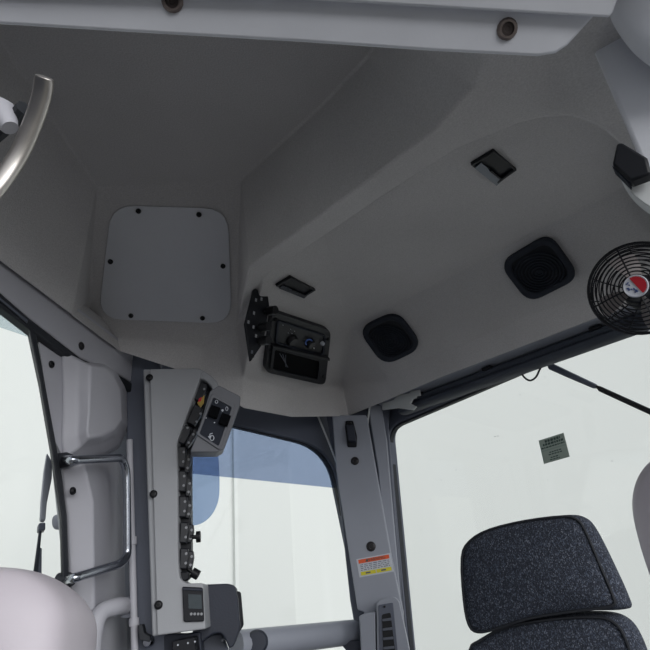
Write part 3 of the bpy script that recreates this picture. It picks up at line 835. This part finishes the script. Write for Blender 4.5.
def latch():
    pl = Plane(CAM+Vector((0, 1.08, 0)), (.1, -1, 0))
    t = thing('lever_bracket', pl.at(165, 648), 'dark lever bracket with a bright pin beneath the console', 'bracket')
    plate('plate', rounded([(146, 640), (170, 634), (184, 634), (200, 632), (204, 690), (140, 690)], 2), pl, .04, M['navy'], t, off=-.06, bevel=.003)
    plate('box', rounded([(172, 641), (194, 637), (200, 690), (172, 690)], 2), pl, .05, M['black'], t, off=-.02, bevel=.004)
    plate('hook', rounded([(138, 625), (142, 624), (144, 633), (150, 636), (150, 642), (139, 640)], 1.5), pl, .02, M['rubber'], t, off=0, bevel=.003)
    lathe('pin', [(.009, 0), (.009, .012), (.006, .018), (0, .018)], pl.at(149.5, 641.5, .0), pl.n, M['tube'], t, n=16)
    for x in (178, 188, 195): lathe('stud', [(.0016, 0), (.0013, .002), (0, .002)], pl.at(x, 645-.2*(x-178), .03), pl.n, M['labelgrey'], t, n=8)
latch()

# ------------------------------------------------------------------ side window
def side_window():
    o = rounded([(150, 335), (352, 388), (408, 760), (140, 800)], [2, 2, 2, 2], 8)
    i = rounded([(186, 413), (331, 447.5), (391, 730), (176, 745)], [10, 34, 10, 10], 8)
    w = struct(plate('window_2', [(170, 400), (345, 430), (402, 745), (165, 760)], SIDE, .006, M['glass'], None, off=-.015, smooth=False))
    ring('frame', o, i, SIDE, .03, M['frame'], w, off=-.02, bevel=.003)
    i2 = rounded([(188, 415.5), (329, 449.5), (389, 727), (178, 742)], [10, 33, 10, 10], 8)
    ring('seal', i, i2, SIDE, .014, M['rubber'], w, off=-.012, bevel=.002)
    plate('tint_band', [(186, 410), (342, 440), (350, 489.5), (186, 473)], SIDE, .0008, M['tintblue'], w, off=-.0085, smooth=False)
side_window()
v = plate('sun_visor', smoothloop([(180, 440), (214, 444), (218.5, 458), (219.5, 490), (217, 505), (210, 517), (200, 524), (188, 526), (180, 526), (178, 480)], 4), Plane(SIDE.o+SIDE.n*.05, SIDE.n), .002, M['visor'], None, smooth=False)
tag(v, 'transparent blue sun visor flap showing beside the console', 'visor')

def side_rail():
    t = thing('side_rail', SIDE.at(310, 632, .05), 'grey tubular rail crossing the foot of the side window', 'rail')
    a = SIDE.at(236, 645, .05); b = SIDE.at(372, 630, .05)
    tube('tube', [a, a.lerp(b, .3), a.lerp(b, .7), b], .0265, M['paint'], t, n=20)
    c = SIDE.at(257, 642, .062); n = (CAM-c).normalized()
    lathe('end_cap', [(.001, .0), (.0225, .004), (.0225, .018), (.018, .024), (0, .025)], c, n, M['navy'], t, n=22)
    pl = PILL
    plate('bracket', rounded([(359, 616), (365, 613.5), (375, 612), (377, 700), (364, 700)], 2), pl, .05, M['paint'], t, off=-.01, bevel=.004)
    plate('gusset', [(338, 641), (362, 640), (362, 662), (350, 655)], pl, .02, M['navy'], t, off=-.03, bevel=.002)
side_rail()

# ------------------------------------------------------------------ corner pillar
struct(plate('trim_7', [(322, 392), (391, 392), (388.5, 425), (410, 700), (378, 760), (350, 600), (336, 470)], PILL, .03, M['frame'], None, off=-.075, bevel=.003))
struct(plate('trim_8', [(367.5, 405), (381.5, 405), (387, 440), (408, 680), (396, 680), (378, 470)], PILL, .012, M['paint'], None, off=-.045, bevel=.003))
def pillar():
    t = thing('pillar_cover', PILL.at(370, 640), 'long grey cover on the corner pillar between the windows', 'pillar')
    plate('cover', rounded([(332, 415), (366.5, 415), (391.5, 555), (403.5, 612), (409, 690), (380, 690), (364, 612), (357.5, 610), (336.5, 473)], 2), PILL, .045, M['paint'], t, off=-.045, bevel=.005, seg=3)
    h = plate('strap_hook', rounded([(345.5, 420.5), (353, 420.5), (357, 436), (356.5, 447), (347.5, 447), (345, 428)], 1.5), PILL, .006, M['black'], t, bevel=.002)
    plate('strap', rounded([(346, 424.5), (353.5, 424.5), (356, 441), (348.5, 441)], 1), PILL, .016, M['navy'], h, off=.006, bevel=.003)
    screw(349.8, 423, PILL, .006, h, .006, 'knob')
    screw(355, 461, PILL, .0105, t, 0, 'screw'); screw(371, 546.5, PILL, .0115, t, 0, 'screw')
pillar()
def warning_label():
    q = [(356.2, 559.2), (390.2, 553), (393.8, 571.5), (359.5, 577.5)]
    t = thing('warning_label', PILL.at(375, 565, .001), 'white warning label with orange and yellow bands on the pillar', 'label')
    def uv(u, v):
        a = Vector(q[0]).lerp(Vector(q[1]), u); b = Vector(q[3]).lerp(Vector(q[2]), u); p = a.lerp(b, v); return (p.x, p.y)
    R = lambda u0, v0, u1, v1: [uv(u0, v0), uv(u1, v0), uv(u1, v1), uv(u0, v1)]
    plate('paper', q, PILL, .0008, M['labelgrey'], t, off=.0002)
    plate('orange_band', R(.05, .06, .95, .27), PILL, .0006, M['orange'], t, off=.0008)
    for u0, u1 in ((.06, .495), (.515, .95)): plate('yellow_band', R(u0, .72, u1, .92), PILL, .0006, M['yellow'], t, off=.0008)
    s = PILL.scale(375, 565)
    right = PILL.at(*q[1])-PILL.at(*q[0])
    text('lettering', 'WARNING', PILL, *uv(.56, .165), 4.0*s, M['stickerprint'], t, .0016, right)
    c = uv(.30, .165); plate('triangle', [(c[0]-1.6, c[1]+1.5), (c[0]+1.4, c[1]+1), (c[0]-.2, c[1]-1.8)], PILL, .0004, M['stickerprint'], t, off=.0014)
    rnd = random.Random(5)
    for k in range(4):
        v = .335+.095*k; u = .08
        while u < .9:
            w = rnd.uniform(.04, .12); plate('print_line', R(u, v, min(.93, u+w), v+.035), PILL, .0003, M['print'], t, off=.0009); u += w+.03
    for u in (.27, .72): plate('print_line', R(u-.07, .78, u+.07, .86), PILL, .0003, M['print'], t, off=.0014)
warning_label()
def vent():
    pl = Plane(PILL.o+PILL.n*.03, PILL.n)
    t = thing('air_vent', pl.at(390, 640), 'tall narrow air vent with dark louvres at the foot of the pillar', 'vent')
    q = [(376.5, 603), (381, 599), (394, 596.5), (399, 601), (409.5, 650), (417, 720), (378, 720)]
    plate('housing', rounded(q, [4, 3, 4, 4, 1, 1, 1]), pl, .07, M['paint'], t, off=-.06, bevel=.005, seg=3)
    plate('insert', rounded([(378.5, 605), (393, 602.5), (397.5, 650), (402, 720), (381, 720)], 1.5), pl, .003, M['frame'], t, off=.01, bevel=.001)
    plate('duct', rounded([(381.8, 614.5), (390.5, 612.5), (395, 650), (400, 718), (386, 720)], 2), pl, .001, M['knob'], t, off=.013)
    for k in range(10):
        y = 619+9.4*k; x0 = 382+.04*(y-615); x1 = 390.8+.10*(y-615)
        plate('louvre', [(x0, y), (x1, y-1.2), (x1+.3, y+1.6), (x0+.3, y+2.6)], pl, .006, M['print'], t, off=.0125, bevel=.001)
    screw(384.5, 606.5, pl, .0025, t, .013, 'knob')
vent()
def cord(name, pts, label):
    tag(link(name, tube_bm(bmesh.new(), smoothpath([PILL.at(x, y, o) for x, y, o in pts], 5), .0026, 8), M['offwhite'], None), label, 'cord')
cord('cord', [(315, 409, -.035), (320, 421, -.035), (329, 443, -.038), (338, 466, -.04)], 'thin pale cord left of the pillar cover under the headliner')
cord('cord', [(371, 402, -.02), (369, 412, -.02), (367.5, 424, -.025), (366.5, 436, -.03)], 'thin pale cord right of the pillar cover under the headliner')

# ------------------------------------------------------------------ rear window
def rear_window():
    o = rounded([(372, 380), (760, 170), (800, 800), (388, 800)], 2, 8)
    i = rounded([(387.5, 427), (735, 279), (765, 760), (418, 760)], [14, 14, 5, 5], 8)
    i2 = rounded([(389, 429.5), (733, 283), (762, 757), (420.5, 757)], [14, 14, 5, 5], 8)
    w = struct(plate('window_3', [(385, 400), (745, 240), (780, 780), (405, 780)], REAR, .006, M['glass'], None, off=-.015, smooth=False))
    ring('frame', o, i, REAR, .03, M['frame'], w, off=-.02, bevel=.003)
    ring('seal', i, i2, REAR, .016, M['rubber'], w, off=-.012, bevel=.002)
rear_window()
bm = prism_bm(bmesh.new(), [ap(.96, .0, 0)+PD*p+Vector((0, 0, z)) for p, z in ((1.128, .478), (1.132, .470), (1.15, .464), (1.19, .462), (1.20, .53), (1.128, .53))], -LD*1.35)
struct(link('trim_9', bm, M['paint'], None, bevel=.003))
def blind():
    a0 = .905
    t = thing('roller_blind', ap(a0, 1.16, .44), 'dark rolled-up blind cassette along the top of the rear window', 'blind')
    prof = [(1.158, .462), (1.150, .458), (1.148, .452), (1.153, .449), (1.153, .444), (1.147, .441), (1.149, .432), (1.158, .427), (1.182, .427), (1.186, .435), (1.186, .462)]
    prism_ = prism_bm(bmesh.new(), [ap(a0, p, z) for p, z in prof], -LD*1.3)
    link('cassette', prism_, M['blind'], t, bevel=.002)
    for a in (.83, .62, .36):
        bm = box_bm(bmesh.new(), ap(a, 1.152, .459), LD, PD, Vector((0, 0, 1)), .025, .02, .008); link('clip', bm, M['black'], t, bevel=.002)
blind()
bk = plate('corner_bracket', [(382, 403.5), (393, 400), (398, 395), (409, 393), (411, 391), (419, 389.5), (419.8, 395.5), (416, 396), (415.5, 398), (412.5, 398.5), (410, 403.5), (416, 406.5), (413, 410), (397, 408), (382, 410)], Plane(REAR.o+REAR.n*.06, REAR.n), .006, M['offwhite'], None, bevel=.001)
tag(bk, 'white bracket at the left end of the roller blind', 'bracket')
w = link('wire_loop', tube_bm(bmesh.new(), smoothpath([REAR.at(x, y, .02) for x, y in ((516, 362), (520, 370), (524, 377), (530, 380.5), (536, 377), (540, 369), (545, 362))], 5), .0022, 8), M['rubber'], None)
tag(w, 'thin black wire loop hanging under the roller blind', 'wire')
def rear_wiper():
    o = -.06
    t = thing('rear_wiper', REAR.at(600, 388, o), 'dark wiper arm outside the top of the rear window', 'wiper')
    plate('arm', [(545, 361), (552, 363), (596, 384), (598, 388), (592, 388), (566, 377), (548, 369)], REAR, .01, M['frame'], t, off=o, bevel=.003)
    plate('blade', [(594, 384.5), (600, 386), (700, 431), (700, 438), (598, 391)], REAR, .014, M['black'], t, off=o-.003, bevel=.003)
rear_wiper()
def sticker():
    pl = Plane(REAR.o-REAR.n*.0085, REAR.n)
    q = [(538.6, 440.6), (563.5, 432.7), (569.7, 456.6), (543.9, 464)]
    t = thing('window_sticker', pl.at(554, 448), 'small grey-green printed sticker on the rear window', 'sticker')
    def uv(u, v):
        a = Vector(q[0]).lerp(Vector(q[1]), u); b = Vector(q[3]).lerp(Vector(q[2]), u); p = a.lerp(b, v); return (p.x, p.y)
    R = lambda u0, v0, u1, v1: [uv(u0, v0), uv(u1, v0), uv(u1, v1), uv(u0, v1)]
    plate('film', q, pl, .0008, M['sticker'], t)
    plate('divider', R(.02, .46, .98, .505), pl, .0004, M['stickerline'], t, off=.0008)
    rnd = random.Random(11)
    for (v, h, u0, u1, wmin, wmax) in ((.07, .10, .22, .8, .06, .11), (.20, .09, .12, .9, .05, .12), (.34, .06, .04, .92, .04, .1), (.58, .045, .3, .75, .06, .1), (.67, .045, .25, .75, .06, .1), (.80, .045, .3, .6, .05, .1), (.89, .04, .25, .62, .05, .1)):
        u = u0
        while u < u1:
            w = rnd.uniform(wmin, wmax); plate('print_line', R(u, v, min(u+w, u1+.02), v+h), pl, .0004, M['stickerprint'], t, off=.0008); u += w+.025
sticker()

# ------------------------------------------------------------------ seat
def seat():
    n = Vector((-.50, -.86, -.06)); c = aty(545, 570, 1.0)
    pl = Plane(c, n)
    t = thing('operator_seat', Vector((c.x+.05, c.y+.05, .0)), 'dark flecked fabric operator seat with a separate headrest in front of the rear window', 'seat')
    def cushion(name, outline, front, depth, off, parent, ctr):
        P = [pl.at(x, y, off) for x, y in outline]; Fp = [pl.at(x, y, off) for x, y in front]
        cf = sum(Fp, Vector())/len(Fp)
        rows = [[p-pl.n*depth for p in [c0*.86+pp*.14 for c0, pp in zip([cf]*len(P), P)]], [cf*.06+p*.94-pl.n*depth for p in P], [p-pl.n*depth*.72 for p in P], [p-pl.n*.012 for p in P],
                [p for p in Fp], [cf*.10+p*.90+pl.n*.006 for p in Fp], [cf*.5+p*.5+pl.n*.014 for p in Fp]]
        bm = bmesh.new(); R = [[bm.verts.new(p) for p in r] for r in rows]; N = len(P)
        for a, b in zip(R, R[1:]):
            for i in range(N): bm.faces.new((a[i], a[(i+1) % N], b[(i+1) % N], b[i]))
        cv = bm.verts.new(cf+pl.n*.016)
        for i in range(N): bm.faces.new((R[-1][i], R[-1][(i+1) % N], cv))
        bm.faces.new(list(reversed(R[0])))
        o = link(name, bm, M['fabric'], parent, subsurf=1)
        link('piping', tube_bm(bmesh.new(), [p+pl.n*.001 for p in Fp], .0022, 6, closed=True), M['piping'], o)
        return o
    front = smoothloop([(462, 558), (470, 541), (490, 529.5), (525, 521), (562, 516.5), (576, 519), (585, 530), (600, 565), (613, 596), (611, 606), (575, 611), (530, 618), (495, 629), (478, 632), (469, 625), (464, 600)], 3)
    outl = smoothloop([(461, 556), (469, 539), (490, 527), (525, 519), (564, 514.5), (582, 517), (594, 530), (612, 566), (628, 602), (626, 612), (580, 612.5), (530, 619.5), (495, 630.5), (477, 633.5), (467, 626), (462, 600)], 3)
    cushion('headrest', outl, front, .07, .012, t, None)
    front = smoothloop([(468, 655), (480, 641), (505, 628), (545, 620), (590, 617), (612, 621), (626, 640), (640, 690), (660, 800), (640, 900), (560, 930), (480, 930), (440, 880), (450, 740)], 3)
    outl = smoothloop([(466, 655), (478, 639.5), (505, 626), (545, 617.5), (592, 614), (622, 619), (640, 640), (656, 690), (680, 800), (660, 905), (560, 940), (480, 940), (436, 885), (447, 740)], 3)
    b = cushion('backrest', outl, front, .08, .0, t, None)
    # lower seat, out of the photograph, carries the backrest
    o = pl.at(545, 890); f = Vector((pl.n.x, pl.n.y, 0)).normalized(); sd = Vector((-f.y, f.x, 0))
    bm = box_bm(bmesh.new(), Vector((o.x, o.y, .42))+f*.18, sd, f, Vector((0, 0, 1)), .50, .52, .14); link('seat_cushion', bm, M['fabric'], t, bevel=.05, seg=4)
    bm = box_bm(bmesh.new(), Vector((o.x, o.y, .55))-f*.06, sd, f, Vector((0, 0, 1)), .36, .06, .36); link('back_shell', bm, M['black'], t, bevel=.02)
    bm = box_bm(bmesh.new(), Vector((o.x, o.y, .175))+f*.15, sd, f, Vector((0, 0, 1)), .34, .36, .35); link('pedestal', bm, M['black'], t, bevel=.02)
seat()

# ------------------------------------------------------------------ pale rounded covers at the edges
pl = Plane(aty(40, 620, .62), (.15, -.95, .1))
tag(puff('rounded_cover', smoothloop([(-60, 582), (-25, 574.5), (8, 573), (34, 574), (55, 578.5), (73, 590), (84, 605), (89, 622), (88, 645), (84, 700), (56, 760), (-60, 760), (-90, 680)], 3), pl, .16, M['pale'], None, inset=.82, dome=.08, off=-.09, sub=2), 'pale lilac rounded moulded cover in the lower left corner before the window', 'cover')
pl = Plane(aty(680, 530, .62), (-.55, -.8, 0))
tag(puff('rounded_cover', smoothloop([(682, 446), (658, 457), (643, 471), (635, 490), (634, 512), (640, 540), (650, 572), (664, 606), (690, 640), (740, 650), (760, 540), (730, 455)], 3), pl, .08, M['pale'], None, inset=.72, dome=.12, off=-.06, sub=2), 'pale lilac rounded moulded cover at the right edge beside the headrest', 'cover')

# ------------------------------------------------------------------ floor, cab base and yard
bm = prism_bm(bmesh.new(), [Vector((x, y, 0)) for x, y in rf], Vector((0, 0, -.05)))
struct(link('floor', bm, M['floor'], None))
def low_wall(name, a, b, z0, z1, th=.05):
    d = (b-a).normalized(); nn = Vector((-d.y, d.x, 0))
    bm = prism_bm(bmesh.new(), [Vector((a.x, a.y, z0)), Vector((b.x, b.y, z0)), Vector((b.x, b.y, z1)), Vector((a.x, a.y, z1))], nn*th)
    return struct(link(name, bm, M['paint'], None, bevel=.004))
cr = LD*1.09+PD*1.22
low_wall('wall_right', LD*1.09+PD*.44, cr, 0, EYE-.42)
low_wall('wall_rear', cr, LD*-.2+PD*1.22, 0, EYE-.42)
low_wall('wall_front', Vector((DIAG.at(-330, 600).x, .30, 0)), LD*1.09+PD*.44, 0, EYE-.42)

bm = prism_bm(bmesh.new(), [Vector((x, y, 0)) for x, y in ((-.60, .36), (-.64, .36), (-.66, -.9), (-.62, -.9))], Vector((0, 0, EYE+.70)))  # unseen dark slab, added to block light from behind left
struct(link('light_blocker', bm, M['navy'], None))
bm = bmesh.new(); box_bm(bm, (0, 0, -1.55), Vector((1, 0, 0)), Vector((0, 1, 0)), Vector((0, 0, 1)), 60, 60, .1)
struct(link('ground', bm, M['ground'], None))
def yard_wall(name, a, b, h):
    d = (b-a).normalized(); nn = Vector((-d.y, d.x, 0))
    bm = prism_bm(bmesh.new(), [Vector((a.x, a.y, -1.5)), Vector((b.x, b.y, -1.5)), Vector((b.x, b.y, h)), Vector((a.x, a.y, h))], nn*.2)
    return struct(link(name, bm, M['shed'], None, smooth=False))
A, B, C_, D_ = Vector((-5, -2, 0)), Vector((-4.2, 3.4, 0)), Vector((.45, 6.0, 0)), Vector((10, 3.4, 0))
yard_wall('wall_yard_left', A, B, 7); yw = yard_wall('wall_yard_back', B, C_, 7); yard_wall('wall_yard_right', C_, D_, 7)

BW = Plane(B, Vector((-(C_-B).y, (C_-B).x, 0))*-1)
M['shed2'] = mat('white sheet wall, second panel', (207, 210, 207), .8, spec=.1)
plate('wall_panel', [(236, 380), (284, 380), (300, 700), (240, 700)], BW, .03, M['shed2'], yw, off=.0, smooth=False)
plate('seam_batten', [(233, 380), (236.5, 380), (240.5, 700), (237, 700)], BW, .05, M['shed'], yw, off=.0, smooth=False)
rw = bpy.data.objects['window_3']
bm = bmesh.new(); rnd = random.Random(2)
for x, y in ((495, 436.5), (498, 436), (503, 437), (412, 470), (441, 480), (456, 470), (430, 500), (548, 480), (612, 461), (421, 530), (520, 395), (545, 377), (455, 455)):
    lathe_bm(bm, [(.0011*rnd.uniform(.5, 1.2), 0), (0, .0006)], REAR.at(x, y, -.009), REAR.n, 7)
tag(link('dirt_specks', bm, M['print'], rw), kind='stuff')

# ------------------------------------------------------------------ daylight
W = bpy.data.worlds.new('overcast'); S.world = W; W.use_nodes = True
bg = W.node_tree.nodes['Background']; bg.inputs[0].default_value = (.90, .93, 1.0, 1); bg.inputs[1].default_value = .65
sun = bpy.data.lights.new('hazy sun', 'SUN'); sun.energy = 2.3; sun.angle = math.radians(50); sun.color = (1, 1, 1)
so = bpy.data.objects.new('hazy_sun', sun); COL.objects.link(so); so.location = (0, -4, 5)
so.rotation_euler = Vector((-.50, .81, -.28)).to_track_quat('-Z', 'Y').to_euler()
S.view_settings.view_transform = 'Standard'; S.view_settings.look = 'None'
S.view_settings.gamma = 1; S.view_settings.exposure = .14
S.cycles.max_bounces = 10; S.cycles.diffuse_bounces = 6; S.cycles.transparent_max_bounces = 16
try: S.cycles.use_denoising = True
except Exception: pass
